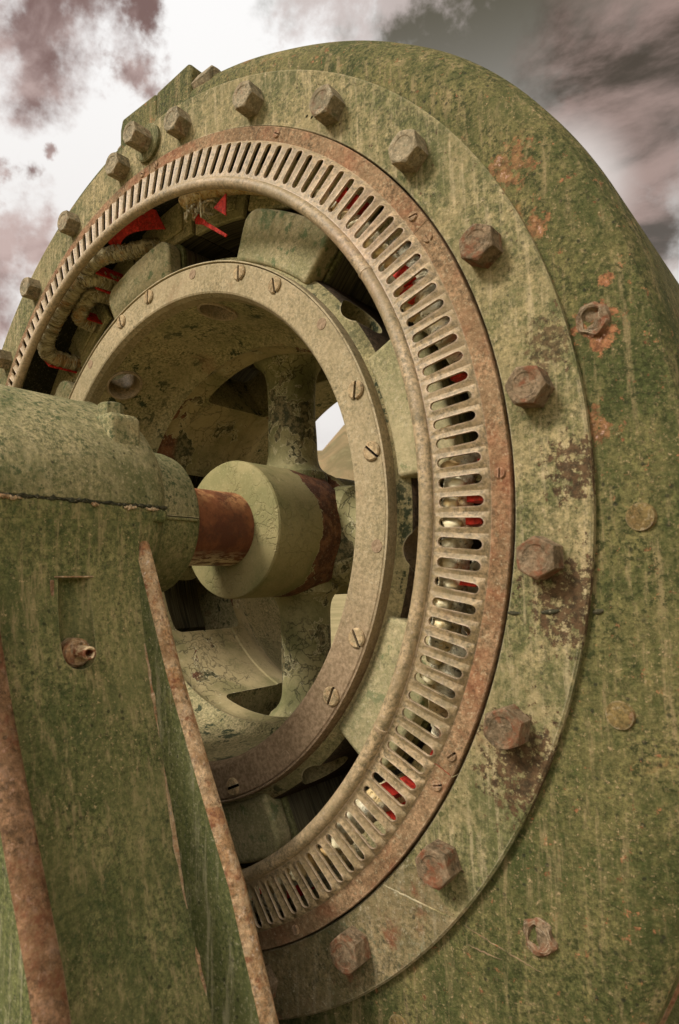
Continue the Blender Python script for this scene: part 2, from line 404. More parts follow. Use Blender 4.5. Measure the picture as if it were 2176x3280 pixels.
def smooth_path(pts, per=10):
    P = [Vector(p) for p in pts]; out = []
    for i in range(len(P) - 1):
        p0, p1, p2, p3 = P[max(i - 1, 0)], P[i], P[i + 1], P[min(i + 2, len(P) - 1)]
        for k in range(per):
            t = k / per
            out.append(.5 * ((2 * p1) + (p2 - p0) * t + (2 * p0 - 5 * p1 + 4 * p2 - p3) * t * t + (3 * p1 - p0 - 3 * p2 + p3) * t ** 3))
    out.append(P[-1]); return out
def resample(pts, step):
    out = [pts[0].copy()]; acc = 0
    for a, b in zip(pts, pts[1:]):
        L = (b - a).length; d = step - acc
        while d <= L and L > 0:
            out.append(a.lerp(b, d / L)); d += step
        acc = (acc + L) % step
    return out

def bolt_bm(af, h, cham=.006, mark=True):
    """hexagon bolt head on the plane y=0, standing out towards -y, top edges turned to a chamfer"""
    bm = bmesh.new(); a = af / 2; n = 48
    def hexr(t):
        u = (t % (PI / 3)) - PI / 6
        return a / math.cos(u)
    rows = [[], [], [], [], []]
    for i in range(n):
        t = 2 * PI * i / n; ρ = hexr(t)
        hs = h - (ρ - a) * .62 - .0012
        rows[0].append(bm.verts.new(pol(ρ, t, 0)))
        rows[1].append(bm.verts.new(pol(ρ, t, -hs)))
        rows[2].append(bm.verts.new(pol(a * .955, t, -h)))
        rows[3].append(bm.verts.new(pol(a * .70, t, -h + (.0006 if mark else 0))))
        rows[4].append(bm.verts.new(pol(a * .62, t, -h + (.0022 if mark else 0))))
    for k in range(4):
        for i in range(n):
            j = (i + 1) % n
            bm.faces.new((rows[k][i], rows[k][j], rows[k + 1][j], rows[k + 1][i]))
    bm.faces.new(rows[4])
    bmesh.ops.recalc_face_normals(bm, faces=bm.faces)
    return bm
def screw_bm(r, h, groove, depth=.004):
    """slotted screw head standing out to -y with a real groove along z"""
    bm = bmesh.new(); g = groove / 2; n = 14
    for sgn in (-1, 1):
        t0 = math.asin(g / r)
        arc = [(-PI / 2 + t0) + (PI - 2 * t0) * i / n for i in range(n + 1)]
        o = [(sgn * r * math.cos(t), r * math.sin(t)) for t in arc]
        i_ = [(sgn * max(r * .86 * math.cos(t), g), r * .86 * math.sin(t)) for t in arc]
        A = [bm.verts.new((x, 0.002, z)) for x, z in o]; B = [bm.verts.new((x, -h * .6, z)) for x, z in o]
        C = [bm.verts.new((x, -h, z)) for x, z in i_]
        for k in range(n):
            bm.faces.new((A[k], A[k + 1], B[k + 1], B[k])); bm.faces.new((B[k], B[k + 1], C[k + 1], C[k]))
        bm.faces.new(C)
        bm.faces.new((A[0], B[0], C[0], C[-1], B[-1], A[-1]))
    f0 = len(bm.faces)
    b = [bm.verts.new(p) for p in ((-g, -h + depth, -r * .98), (g, -h + depth, -r * .98), (g, -h + depth, r * .98), (-g, -h + depth, r * .98))]
    f = bm.faces.new(b); f.material_index = 1
    bmesh.ops.recalc_face_normals(bm, faces=[q for q in bm.faces if q.material_index == 0])
    f.normal_update()
    if f.normal.y > 0: f.normal_flip()
    return bm

# ------------------------------------------------------------------ the generator's fixed half: stator
ST = thing('generator_stator', 'huge round green generator casing standing upright, ringed with hexagon bolts and a slotted vent ring', 'generator', (0, .6, 0))

def sstep(a, b, x):
    t = min(1, max(0, (x - a) / (b - a))); return t * t * (3 - 2 * t)
# end flange, the paler raised plate the bolts sit on
bm = bmesh.new()
FP = [(.9505, .05), (.9505, .0015), (.952, 0), (1.066, 0), (1.0695, .003), (1.0695, .05)]
lathe(bm, FP, 240, closed_prof=True)
for f in bm.faces:
    c = f.calc_center_median(); t = math.degrees(math.atan2(c.z, c.x))
    w = -42.8 + (math.hypot(c.x, c.z) - .952) * 38
    if -135 < t < w: f.material_index = 1
fl = obj('end_flange', bm, ['flange', 'flange_low'], ST)
# casing outside the flange; on the right its lower half swells out into the foot
BP = [(.955, .05), (.955, .014), (1.06, .014), (1.105, .020), (1.14, .042), (1.168, .078), (1.186, .115), (1.198, .165), (1.20, .25), (1.20, .95), (1.17, 1.10), (1.05, 1.19), (.955, 1.19)]
BF = [(.955, .05), (.955, .014), (1.06, .014), (1.115, .0155), (1.155, .021), (1.181, .034), (1.194, .060), (1.200, .11), (1.20, .25), (1.20, .95), (1.17, 1.10), (1.05, 1.19), (.955, 1.19)]
WG = (0, 0, 0, .45, .72, .9, 1, 1, 1, 1, 1, 1, 1)
def flare(side): return .115 * sstep(9, -24, side) + .0042 * min(28, max(0, -29.7 - side))
def casing_pt(t, k):
    d = math.degrees(t); d = d - 360 if d > 180 else d
    side = d if -90 <= d <= 90 else (180 - d if d > 0 else -180 - d)
    w = sstep(68, 22, d) if -90 <= d <= 90 else 0
    (r0, y0), (r1, y1) = BP[k], BF[k]
    return r0 + (r1 - r0) * w + WG[k] * flare(side), y0 + (y1 - y0) * w
def casing_y(r, t):
    P = [casing_pt(t, k) for k in range(2, 9)]
    for (a, ya), (b, yb) in zip(P, P[1:]):
        if r <= b: return ya + (yb - ya) * (r - a) / (b - a)
    return P[-1][1]
bm = bmesh.new(); lathe(bm, BP, 260, closed_prof=True, pfun=casing_pt)
obj('casing', bm, 'frame', ST)
# rolled rim at the outer edge of the foot, right and left
for a0, a1 in ((R(-62), R(-16)), (R(196), R(242))):
    bm = bmesh.new(); rows = []
    N = 40
    for i in range(N + 1):
        t = a0 + (a1 - a0) * i / N
        d = math.degrees(t); side = d if d < 90 else 180 - d
        base = 1.186 + flare(side)
        rows.append([bm.verts.new(pol(base + q, t, y)) for q, y in ((-.004, .10), (.012, .096), (.018, .104), (.018, .20), (-.004, .20))])
    for i in range(N):
        for k in range(5): bm.faces.new((rows[i][k], rows[i][(k + 1) % 5], rows[i + 1][(k + 1) % 5], rows[i + 1][k]))
    bm.faces.new(rows[0]); bm.faces.new(rows[-1]); bmesh.ops.recalc_face_normals(bm, faces=bm.faces)
    obj('foot_rim', bm, 'edge_dark', ST)
# feet under the casing
for s in (-1, 1):
    bm = bmesh.new()
    prism(bm, [(s * .42, -1.60), (s * 1.22, -1.60), (s * 1.22, -1.40), (s * 1.06, -1.12), (s * 1.0, -.72), (s * .66, -.98), (s * .42, -1.15)], .72, 'y', .22)
    obj('foot', bm, 'frame', ST, .012)
    bm = bmesh.new(); boxm(bm, s * 1.0 if s > 0 else -1.46, 1.46 if s > 0 else -1.0, .17, .98, -1.62, -1.50)
    obj('foot_plate', bm, 'frame', ST, .01)
    bm = bmesh.new()
    prism(bm, [(s * .98, -.80), (s * 1.34, -.84), (s * 1.40, -1.50), (s * 1.02, -1.50)], .10, 'y', .30)
    obj('foot_gusset', bm, 'rib', ST, .01)

# bolts
pb = bolt_bm(.057, .040); BOLT = obj('bolt', pb, 'bolt', None, .0008, lift=False, sharp=25)
GB = BOLT.data; RB = BOLT.data.copy(); RB.materials.clear(); RB.materials.append(M['bolt_rust'])
rnd = random.Random(3)
spins = {127.5: 8, 112.5: 4, 97.5: 14, 82.5: 10, 67.5: 14, 52.5: 6, 37.5: 20, 22.5: 26, 7.5: 8, -7.5: 30, -22.5: 40, -37.5: 12, -52.5: 16}
for k in range(24):
    d = 7.5 + 15 * k; d = d - 360 if d > 180 else d
    o = BOLT if k == 0 else dup(BOLT)
    o.data = RB if d < 30 else GB
    place(o, mat_at(pol(1., R(d), 0), R(spins.get(d, rnd.uniform(0, 60)))), ST)
    if d < 30: o['label'] = 'rusty brown hexagon bolt'
# dowel bolt on a thick washer at the top joint
bm = bmesh.new(); lathe(bm, [(.0, -.012), (.046, -.012), (.050, -.009), (.050, .001)], 48)
W = obj('washer', bm, 'flange', None, lift=False); place(W, mat_at(pol(1.012, R(90.7), 0)), ST)
bm = bolt_bm(.052, .052); wb = obj('washer_bolt', bm, 'bolt', None, .0008, lift=False, sharp=25); place(wb, mat_at(pol(1.012, R(90.7), -.012), R(12)), ST)
# clamping lug across the top joint
for x0, x1, zz in ((-.178, -.0115, (1.142, 1.172, 1.169)), (-.0085, .135, (1.169, 1.178, 1.178))):
    bm = bmesh.new()
    if x0 < -.1: pts = [(-.178, 1.0), (-.178, 1.140), (-.168, 1.170), (-.0115, 1.169), (-.0115, 1.0)]
    else: pts = [(-.0085, 1.0), (-.0085, 1.168), (.128, 1.180), (.140, 1.168), (.132, 1.0)]
    prism(bm, pts, .13, 'y', .018); obj('split_lug', bm, 'frame', ST, .006)
bm = bolt_bm(.062, .066); bmesh.ops.rotate(bm, verts=bm.verts, matrix=Matrix.Rotation(R(90), 3, 'Z'))
o = obj('lug_bolt', bm, 'bolt', None, .001, lift=False, sharp=25); place(o, Matrix.Translation((.134, .055, AX + 1.118)), ST)
bm = bolt_bm(.05, .03); bmesh.ops.rotate(bm, verts=bm.verts, matrix=Matrix.Rotation(R(-90), 3, 'Z'))
o = obj('lug_nut', bm, 'bolt', None, .001, lift=False, sharp=25); place(o, Matrix.Translation((-.177, .055, AX + 1.10)), ST)
# joint line at the top, and the slanting weld and chisel cuts
def line_part(name, pts, r, mat, jag=0.):
    P = []
    for (ra, ta), (rb, tb) in zip(pts, pts[1:]):
        N = 10
        for i in range(N): 
            u = i / N; P.append(pol(ra + (rb - ra) * u, R(ta + (tb - ta) * u), 0))
    P.append(pol(pts[-1][0], R(pts[-1][1]), 0))
    rr = random.Random(len(name) + len(P))
    P = [Vector((p.x + rr.uniform(-jag, jag), yo(p), p.z + rr.uniform(-jag, jag))) for p in P]
    bm = bmesh.new(); sweep(bm, P, lambda u: r * (.35 + .65 * math.sin(PI * min(1, max(0, u * .96 + .02)))), 8)
    return obj(name, bm, mat, ST)
def yo(p):
    r = math.hypot(p.x, p.z)
    return 0. if r < 1.068 else casing_y(r, math.atan2(p.z, p.x))
line_part('joint_crack', [(.952, 90.9), (1.066, 90.6)], .0016, 'seam')
line_part('weld_bead', [(.953, -45.2), (1.0, -43.2), (1.064, -40.7)], .0016, 'flange', .0006)
line_part('weld_bead', [(1.078, -40.9), (1.153, -39.1), (1.2, -38.0)], .0011, 'frame', .0009)
line_part('weld_bead', [(1.10, -41.9), (1.15, -40.0)], .0011, 'frame', .0009)
line_part('chisel_cut', [(.951, -12.9), (.970, -12.7)], .0034, 'seam', .0005)
line_part('chisel_cut', [(1.004, -12.2), (1.030, -11.7)], .0040, 'seam', .0005)
line_part('chisel_cut', [(1.074, -11.4), (1.088, -11.1)], .0040, 'seam', .0005)
for i in range(6):
    line_part('punch_mark', [(.975, 56.6 - i * .95), (.981, 56.4 - i * .95)], .0022, 'seam')
# filled bolt holes in the casing: flush plugs, two of them rusted into sockets
PL = [(1.130, -4.0, 0), (1.137, -18.2, 0), (1.165, -36.2, 1), (1.104, 11.6, 1), (1.135, -53., 0)]
for r, d, sock in PL:
    bm = bmesh.new()
    if not sock: lathe(bm, [(0, -.0035), (.0195, -.003), (.0215, .004), (.022, .02)], 28)
    else: lathe(bm, [(0, -.001), (.008, -.002), (.014, -.001), (.017, -.006), (.022, -.006), (.026, -.001), (.029, .02)], 36)
    for v in bm.verts:
        if sock: v.co += mnoise.noise_vector(v.co * 70 + Vector((d, 0, 0))) * .006
    o = obj('plug', bm, 'bolt_rust' if sock else 'plug', None, lift=False)
    p = pol(r, R(d), 0); yy = casing_y(r, R(d))
    place(o, Matrix.Translation((p.x, yy, p.z + AX)) @ Matrix.Rotation(R(-6), 4, 'Z'), ST)
    if sock: o['label'] = 'hole plug rusted into a ragged socket'

# vent ring: six bolted-on segments, 27 slots each
def vy(r):
    pts = [(.822, -.033), (.832, -.0305), (.9025, -.0225), (.908, -.0185), (.914, -.0085), (.949, -.0075)]
    if r <= pts[0][0]: return pts[0][1]
    for (a, ya), (b, yb) in zip(pts, pts[1:]):
        if r <= b: return ya + (yb - ya) * (r - a) / (b - a)
    return pts[-1][1]
PITCH = R(60 / 27)
def slot_outline(r0, r1, w, n=7):
    """stadium, counter-clockwise, as (offset along the ring, radius)"""
    h = w / 2; P = []
    for i in range(n + 1):
        a = PI * i / n; P.append((h * math.cos(a), r1 - h + h * math.sin(a)))
    for i in range(n + 1):
        a = PI + PI * i / n; P.append((h * math.cos(a), r0 + h + h * math.sin(a)))
    return P
def vent_bm(c):
    bm = bmesh.new(); a0 = c - R(30)
    q = 16; jr = random.Random(int(c * 100))
    def mp(u, r, dy=0.): return pol(r, u, vy(r) + dy)
    r_in, r_out = .8222, .912
    for k in range(27):
        um = a0 + (k + .5) * PITCH
        SL = slot_outline(.832 + jr.uniform(-.0009, .0009), .906 + jr.uniform(-.001, .0008), .0163 * jr.uniform(.93, 1.06)); tilt = jr.uniform(-.0007, .0007)
        SL = [(o_ + tilt * (r_ - .87) / .03, r_) for o_, r_ in SL]
        hw = PITCH / 2
        top = [(hw - 2 * hw * i / 7, r_out) for i in range(8)]
        bot = [(-hw + 2 * hw * i / 7, r_in) for i in range(8)]
        # slot vertices and the cell edge matched to them
        V = [bm.verts.new(mp(um + o / r, r)) for o, r in SL]
        Wl = [bm.verts.new(mp(um + o / r * .96, r, .0055)) for o, r in SL]
        O = [bm.verts.new(mp(um + u, r)) for u, r in top + bot]
        for i in range(q):
            j = (i + 1) % q
            if i in (7, 15):     # straight flanks: add mid points so the plate follows its bend
                bm.faces.new((O[i], O[j], V[j], V[i]))
            else: bm.faces.new((O[i], O[j], V[j], V[i]))
            bm.faces.new((V[i], V[j], Wl[j], Wl[i]))
    bmesh.ops.remove_doubles(bm, verts=bm.verts, dist=1e-5)
    bmesh.ops.recalc_face_normals(bm, faces=bm.faces)
    n0 = sum(f.normal.y for f in bm.faces if abs(f.normal.y) > .5)
    if n0 > 0: bmesh.ops.reverse_faces(bm, faces=bm.faces)
    f0 = set(bm.faces)
    lathe(bm, [(.912, vy(.912)), (.9145, vy(.9145))], 60, a0 + .0006, a0 + R(60) - .0006)
    lathe(bm, [(.9145, vy(.9145)), (.9455, -.0075), (.947, -.006), (.947, .02)], 60, a0 + .0006, a0 + R(60) - .0006, mats=[1, 1, 1])
    # rolled inner lip
    lip = []
    for i in range(13):
        a = R(20) - 2 * PI * i / 12 * .86
        lip.append((.8105 + .0132 * math.cos(a), -.0355 + .0132 * math.sin(-a)))
    lathe(bm, [(.8105 + .0132 * math.cos(2 * PI * i / 16), -.034 + .0132 * math.sin(2 * PI * i / 16)) for i in range(16)], 60, a0 + .0008, a0 + R(60) - .0008, closed_prof=True, cap=True)
    return bm
for f in range(6):
    c = R(60 * f)
    seg = obj('vent_segment', vent_bm(c), ['vent', 'vent_rust'], ST, sharp=40)
    MW[seg.name] = Matrix.Identity(4)
    if f == 0:
        SCR = obj('screw', screw_bm(.0092, .0042, .0036, .0036), ['vent_rust', 'slot'], None, lift=False)
    for d in (-28.2, 0.4, 28.2):
        s_ = SCR if (f == 0 and d < -20) else dup(SCR)
        s_.parent = seg; s_.matrix_parent_inverse = MW[ST.name].inverted().inverted()
        s_.matrix_parent_inverse = Matrix.Identity(4)
        s_.matrix_basis = mat_at(pol(.931, c + R(d), -.0073), rnd.uniform(0, PI))
    # joint collar on the lip
    bm = bmesh.new(); P = [pol(.8105, c + R(30) + a * .004, -.034) for a in (-1.2, -.8, .8, 1.2)]
    sweep(bm, P, lambda u: .0132 if u in (0, 1) else .0143, 16)
    obj('lip_joint', bm, 'vent', seg)

# inside: yoke, core blocks with end plates
bm = bmesh.new(); lathe(bm, [(.955, .05), (.948, .05), (.948, 1.15), (.955, 1.15)], 120, closed_prof=True); obj('yoke', bm, 'seam', ST)
def sector(bm, r0, r1, t0, t1, y0, y1, n=6, round_r=0., inner_round=False):
    P = []
    if round_r:
        k = 5
        for i in range(k + 1):
            a = PI / 2 * i / k
            P.append((r1 - round_r + round_r * math.sin(a), t0 + (round_r - round_r * math.cos(a)) / r1))
        for i in range(1, n): 
            P.append((r1, t0 + round_r / r1 + (t1 - t0 - 2 * round_r / r1) * i / n))
        for i in range(k + 1):
            a = PI / 2 * i / k
            P.append((r1 - round_r + round_r * math.cos(a), t1 - (round_r - round_r * math.sin(a)) / r1))
    else:
        P += [(r1, t0 + (t1 - t0) * i / n) for i in range(n + 1)]
    P += [(r0, t1 + (t0 - t1) * i / n) for i in range(n + 1)]
    pts = [(r * math.cos(t), r * math.sin(t)) for r, t in P]
    prism(bm, pts, y1 - y0, 'y', y0)
for k in range(24):
    c = R(99 + 15 * k); h = R(6.6 if k % 2 else 7.0)
    bm = bmesh.new()
    r0 = .822 if k % 2 else .835
    sector(bm, r0, .949, c - h, c + h, .165, 1.0, 4)
    blk = obj('core_block', bm, 'lamin', ST)
    MW[blk.name] = Matrix.Identity(4)
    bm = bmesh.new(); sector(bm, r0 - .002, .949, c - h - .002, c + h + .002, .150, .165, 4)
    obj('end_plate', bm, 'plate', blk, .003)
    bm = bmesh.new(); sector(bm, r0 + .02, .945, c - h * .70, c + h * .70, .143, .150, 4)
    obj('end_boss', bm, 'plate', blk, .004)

# end windings: taped coil ends that leave the core, turn round and go back in
def coil_path(c, hs, r, yf, yd=.22):
    t0, t1 = c + hs, c - hs; P = []
    P += [pol(r, t0, yd), pol(r, t0, yf + .075), pol(r, t0 - hs * .05, yf + .03)]
    P += [pol(r, t0 - hs * .28, yf + .004), pol(r, c + hs * .3, yf), pol(r, c - hs * .3, yf)]
    P += [pol(r, t1 + hs * .28, yf + .004), pol(r, t1 + hs * .05, yf + .03), pol(r, t1, yf + .075), pol(r, t1, yd)]
    return resample(smooth_path(P, 12), .0045)
def coil(c, hs, r, yf, rad, mat, sd):
    rr = random.Random(sd)
    bm = bmesh.new(); sweep(bm, coil_path(c, hs, r, yf), rad, 18, .075, rnd=rr)
    return obj('coil', bm, mat, ST, sharp=60)
def strip(coil_o, c, t, r, y0, y1, w=.004, rad=.02):
    bm = bmesh.new(); sector(bm, r - rad, r + rad, t - w, t + w, y0, y1, 2)
    return obj('red_insulation', bm, 'red', coil_o)
for k in range(8):
    cd = 125.7 + 45 * k; c = R(cd)
    right = (cd % 360) < 62 or (cd % 360) > 250
    top = abs(cd % 360 - 80.7) < 1
    rc = .838 if right else .862
    mat = 'cable_cream' if right else ('cable_yellow' if top else 'cable')
    if top:
        P = [pol(.850, R(86.2), .066), pol(.856, R(84.5), .064), pol(.862, R(81.5), .066), pol(.866, R(77), .078), pol(.868, R(73), .095), pol(.87, R(69), .12)]
        bm = bmesh.new(); sweep(bm, resample(smooth_path(P, 12), .0045), .0225, 18, .05, rnd=random.Random(5)); o = obj('cut_coil', bm, mat, ST, sharp=60)
        MW[o.name] = Matrix.Identity(4)
        bm = bmesh.new(); rr = random.Random(11)
        for q in range(60):      # frayed tape hanging from the cut end
            a = pol(.836 + rr.uniform(-.014, .018), R(rr.uniform(80, 86.4)), .070 + rr.uniform(-.012, .02))
            b = a + Vector((rr.uniform(-.016, .022), rr.uniform(-.012, .02), rr.uniform(-.030, .004)))
            sweep(bm, [a, (a + b) / 2 + Vector((rr.uniform(-.006, .006), 0, rr.uniform(-.006, .006))), b], .0026, 5)
        obj('frayed_tape', bm, 'cable_cream', o)
        def flap(P, th=.003):
            bm = bmesh.new(); A = [bm.verts.new(q) for q in P]; B = [bm.verts.new(q + Vector((0, th, -.001))) for q in P]; n = len(P)
            bm.faces.new(A); bm.faces.new(list(reversed(B)))
            for i in range(n): bm.faces.new((A[i], B[i], B[(i + 1) % n], A[(i + 1) % n]))
            bmesh.ops.recalc_face_normals(bm, faces=bm.faces); obj('red_insulation', bm, 'red', o)
        flap([pol(.862, R(86.6), .088), pol(.800, R(85.2), .088), pol(.790, R(82.5), .09), pol(.800, R(82.5), .09), pol(.815, R(84.2), .088), pol(.858, R(85.2), .088)])
        flap([pol(.798, R(84.), .091), pol(.742, R(76), .091), pol(.748, R(75.6), .091), pol(.806, R(83.4), .091)])
        flap([pol(.815, R(79), .075), pol(.845, R(76.2), .075), pol(.790, R(75.6), .078)])
        continue
    o = coil(c, R(12.4 if right else 10.7), rc, .022, .0255, mat, 50 + k)
    MW[o.name] = Matrix.Identity(4)
    if k == 0: COIL0 = [o]
    i = coil(R(cd - 3.4), R(4.0), .858, .078, .023, 'cable' if not right else 'cable_cream', 90 + k)
    MW[i.name] = Matrix.Identity(4)
    if k == 0: COIL0.append(i)
    strip(o, c, c + R(12.2), .866, .055, .19, .004, .024)
    strip(o, c, c - R(9.0), .866, .07, .125, .004, .024)
    strip(o, c, c - R(12.2), .868, .045, .16, .003, .02)
    strip(i, c, R(cd - 3.4 + 2.2), .86, .10, .18, .002, .022)
    strip(i, c, R(cd - 3.4 - 5.6), .86, .12, .2, .002, .02)
    # lead from this coil to the next one, ending under its shoulder
    a = cd - 45 + 21.7
    P = [pol(.862, R(a), .2), pol(.862, R(a), .135), pol(.862, R(a + 3.4), .094), pol(.862, R(a + 5.8), .057), pol(.863, R(a + 8.2), .033), pol(.868, R(a + 12.), .026), pol(.872, R(a + 14.5), .04)]
    bm = bmesh.new(); sweep(bm, resample(smooth_path(P, 12), .0045), .0235, 18, .075, rnd=random.Random(130 + k))
    l = obj('coil_lead', bm, mat, ST, sharp=60); MW[l.name] = Matrix.Identity(4)
    if k == 0: COIL0 += [l, resample(smooth_path(P, 12), .0045)]
    if k == 1: continue
    # red sheet standing up behind the lead
    bm = bmesh.new(); rows = []
    for u in range(13):
        f = u / 12; t = R(a - 5.0 + 10.5 * f)
        hgt = .046 * max(0, math.sin(PI * min(1, .16 + f * .84))) ** .6 + .006
        y = .045 + .05 * (1 - f) ** 2 - .030 * math.sin(PI * f)
        rows.append([bm.verts.new(pol(.885 + dr, t, y + dy)) for dr, dy in ((-.012, .03), (hgt, 0), (hgt, .003), (-.012, .033))])
    for u in range(12):
        for q in range(4): bm.faces.new((rows[u][q], rows[u][(q + 1) % 4], rows[u + 1][(q + 1) % 4], rows[u + 1][q]))
    bm.faces.new(rows[0]); bm.faces.new(rows[-1]); bmesh.ops.recalc_face_normals(bm, faces=bm.faces)
    obj('red_sheet', bm, 'red', l)

def fibres(parent, path, rad, n, sd):
    rr = random.Random(sd); bm = bmesh.new()
    for q in range(n):
        i = rr.randrange(2, len(path) - 2); t = (path[i + 1] - path[i]).normalized(); u = t.orthogonal().normalized(); w = t.cross(u)
        a0 = rr.uniform(0, 2 * PI); sp = rr.uniform(.5, 1.3); lift = rr.uniform(1.0, 1.22); P = []
        for j in range(5):
            a = a0 + sp * j / 4; k = rad * (1.0 + (lift - 1) * (j / 4) ** 2)
            P.append(path[i] + (u * math.cos(a) + w * math.sin(a)) * k + t * (rr.uniform(-.003, .003) + .004 * j / 4))
        sweep(bm, P, lambda v: .0019 * (1.1 - v), 5)
    obj('frayed_fibre', bm, 'cable_cream', parent, sharp=80)
c0 = R(125.7)
fibres(COIL0[0], coil_path(c0, R(10.7), .862, .022), .0255, 230, 1)
fibres(COIL0[1], coil_path(R(122.3), R(4.0), .858, .078), .023, 110, 2)
fibres(COIL0[2], COIL0[3], .0235, 150, 3)
rr = random.Random(77)
for lo_, hi_ in ((-22, 6), (22, 47), (-66, -46)):
    d = lo_
    while d < hi_:
        bm = bmesh.new(); bmesh.ops.create_icosphere(bm, subdivisions=3, radius=1.)
        sc_ = (rr.uniform(.012, .018), rr.uniform(.012, .018), rr.uniform(.010, .014)); ph = Vector((d, lo_, 3))
        for v in bm.verts:
            q = 1 + .34 * mnoise.noise(v.co * 2.2 + ph) + .14 * mnoise.noise(v.co * 6 + ph)
            v.co = Vector((v.co.x * sc_[0] * q, v.co.y * sc_[1] * q, v.co.z * sc_[2] * q))
        bmesh.ops.rotate(bm, verts=bm.verts, matrix=Matrix.Rotation(-R(d), 3, 'Y'))
        bmesh.ops.translate(bm, verts=bm.verts, vec=pol(rr.uniform(.836, .850), R(d), rr.uniform(-.010, .0)))
        obj('lashing_knot', bm, 'cable_cream' if rr.random() < .75 else 'cable_yellow', ST, sharp=80)
        d += 2.222 if rr.random() < .85 else 4.0

for d, r_, w_ in ((43, .868, 1.3), (40.5, .872, 1.), (27, .858, 1.6), (24.5, .852, 1.), (12, .885, .8), (-1.6, .888, 1.1), (-4.2, .886, .9), (-10.5, .884, 1.), (-34.6, .886, 1.), (-37, .862, .7), (-63.5, .838, 1.6), (-66, .842, 1.2)):
    bm = bmesh.new(); sector(bm, r_ - .015, r_ + .014, R(d - w_ * .55), R(d + w_ * .55), -.012, .030, 2)
    for v in bm.verts: v.co += mnoise.noise_vector(v.co * 40) * .004
    obj('red_tab', bm, 'red', ST, .001)

# ------------------------------------------------------------------ the turning half: rotor
RT = thing('generator_rotor', 'big rotor wheel with screwed end ring, spoked hub and rusty shaft, inside the round casing', 'rotor', (0, .6, AX))
# cast drum, with cable holes between the poles and windows between hub and rim cut right through
def mesh_obj(bm):
    me = bpy.data.meshes.new('t'); bm.to_mesh(me); bm.free(); o = bpy.data.objects.new('t', me); COL.objects.link(o); return o
bm = bmesh.new()
DP = [(.586, .088), (.575, .20), (.563, .29), (.556, .312), (.547, .320), (.536, .327), (.531, .336), (.5335, .346), (.537, .356), (.533, .376), (.528, .40), (.528, .645), (.524, .650), (.524, .70), (.53, .725), (.548, .76), (.57, .80), (.60, 1.02), (.70, 1.02), (.70, .125), (.694, .106), (.672, .088)]
lathe(bm, DP, 160, closed_prof=True)
drum = mesh_obj(bm)
cut = bmesh.new()
def rounded(t0, t1, y0, y1, rr, n=5):
    P = []
    cx = [(t1 - rr / .53, y1 - rr, 0), (t0 + rr / .53, y1 - rr, 90), (t0 + rr / .53, y0 + rr, 180), (t1 - rr / .53, y0 + rr, 270)]
    for x, y, a in cx:
        for i in range(n + 1):
            b = R(a + 90 * i / n); P.append((x + rr / .53 * math.cos(b), y + rr * math.sin(b)))
    return P
for t0, t1 in ((57, 122), (153, 215), (247, 300), (-33, 30)):
    O = rounded(R(t0), R(t1), .408, .69, .028)
    dense = []
    for a, b in zip(O, O[1:] + O[:1]):
        m = max(1, int(abs(a[0] - b[0]) / R(5)))
        for i in range(m): dense.append((a[0] + (b[0] - a[0]) * i / m, a[1] + (b[1] - a[1]) * i / m))
    A = [cut.verts.new(pol(.42, t, y)) for t, y in dense]; B = [cut.verts.new(pol(.98, t, y)) for t, y in dense]
    n = len(dense); fs = [cut.faces.new(A), cut.faces.new(list(reversed(B)))]
    for i in range(n): fs.append(cut.faces.new((A[i], B[i], B[(i + 1) % n], A[(i + 1) % n])))
    bmesh.ops.recalc_face_normals(cut, faces=fs)
for k in range(8):
    t = R(82 + 45 * k); n = 28; d = Vector((math.cos(t), 0, math.sin(t))); u = Vector((-math.sin(t), 0, math.cos(t)))
    A = [cut.verts.new(d * .40 + u * .054 * math.cos(2 * PI * i / n) + Vector((0, .150 + .054 * math.sin(2 * PI * i / n), 0))) for i in range(n)]
    B = [cut.verts.new(v.co + d * .5) for v in A]
    fs = [cut.faces.new(A), cut.faces.new(list(reversed(B)))]
    for i in range(n): fs.append(cut.faces.new((A[i], B[i], B[(i + 1) % n], A[(i + 1) % n])))
    bmesh.ops.recalc_face_normals(cut, faces=fs)
cutter = mesh_obj(cut)
md = drum.modifiers.new('b', 'BOOLEAN'); md.operation = 'DIFFERENCE'; md.object = cutter; md.solver = 'EXACT'
bpy.context.view_layer.update()
ev = drum.evaluated_get(bpy.context.evaluated_depsgraph_get())
me = bpy.data.meshes.new_from_object(ev)
bpy.data.objects.remove(drum); bpy.data.objects.remove(cutter)
bm = bmesh.new(); bm.from_mesh(me)
for f in bm.faces:
    c = f.calc_center_median(); r = math.hypot(c.x, c.z)
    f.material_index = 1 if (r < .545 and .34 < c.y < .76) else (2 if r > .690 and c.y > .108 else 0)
obj('drum', bm, ['drum', 'peel_rim', 'recess'], RT, sharp=38)
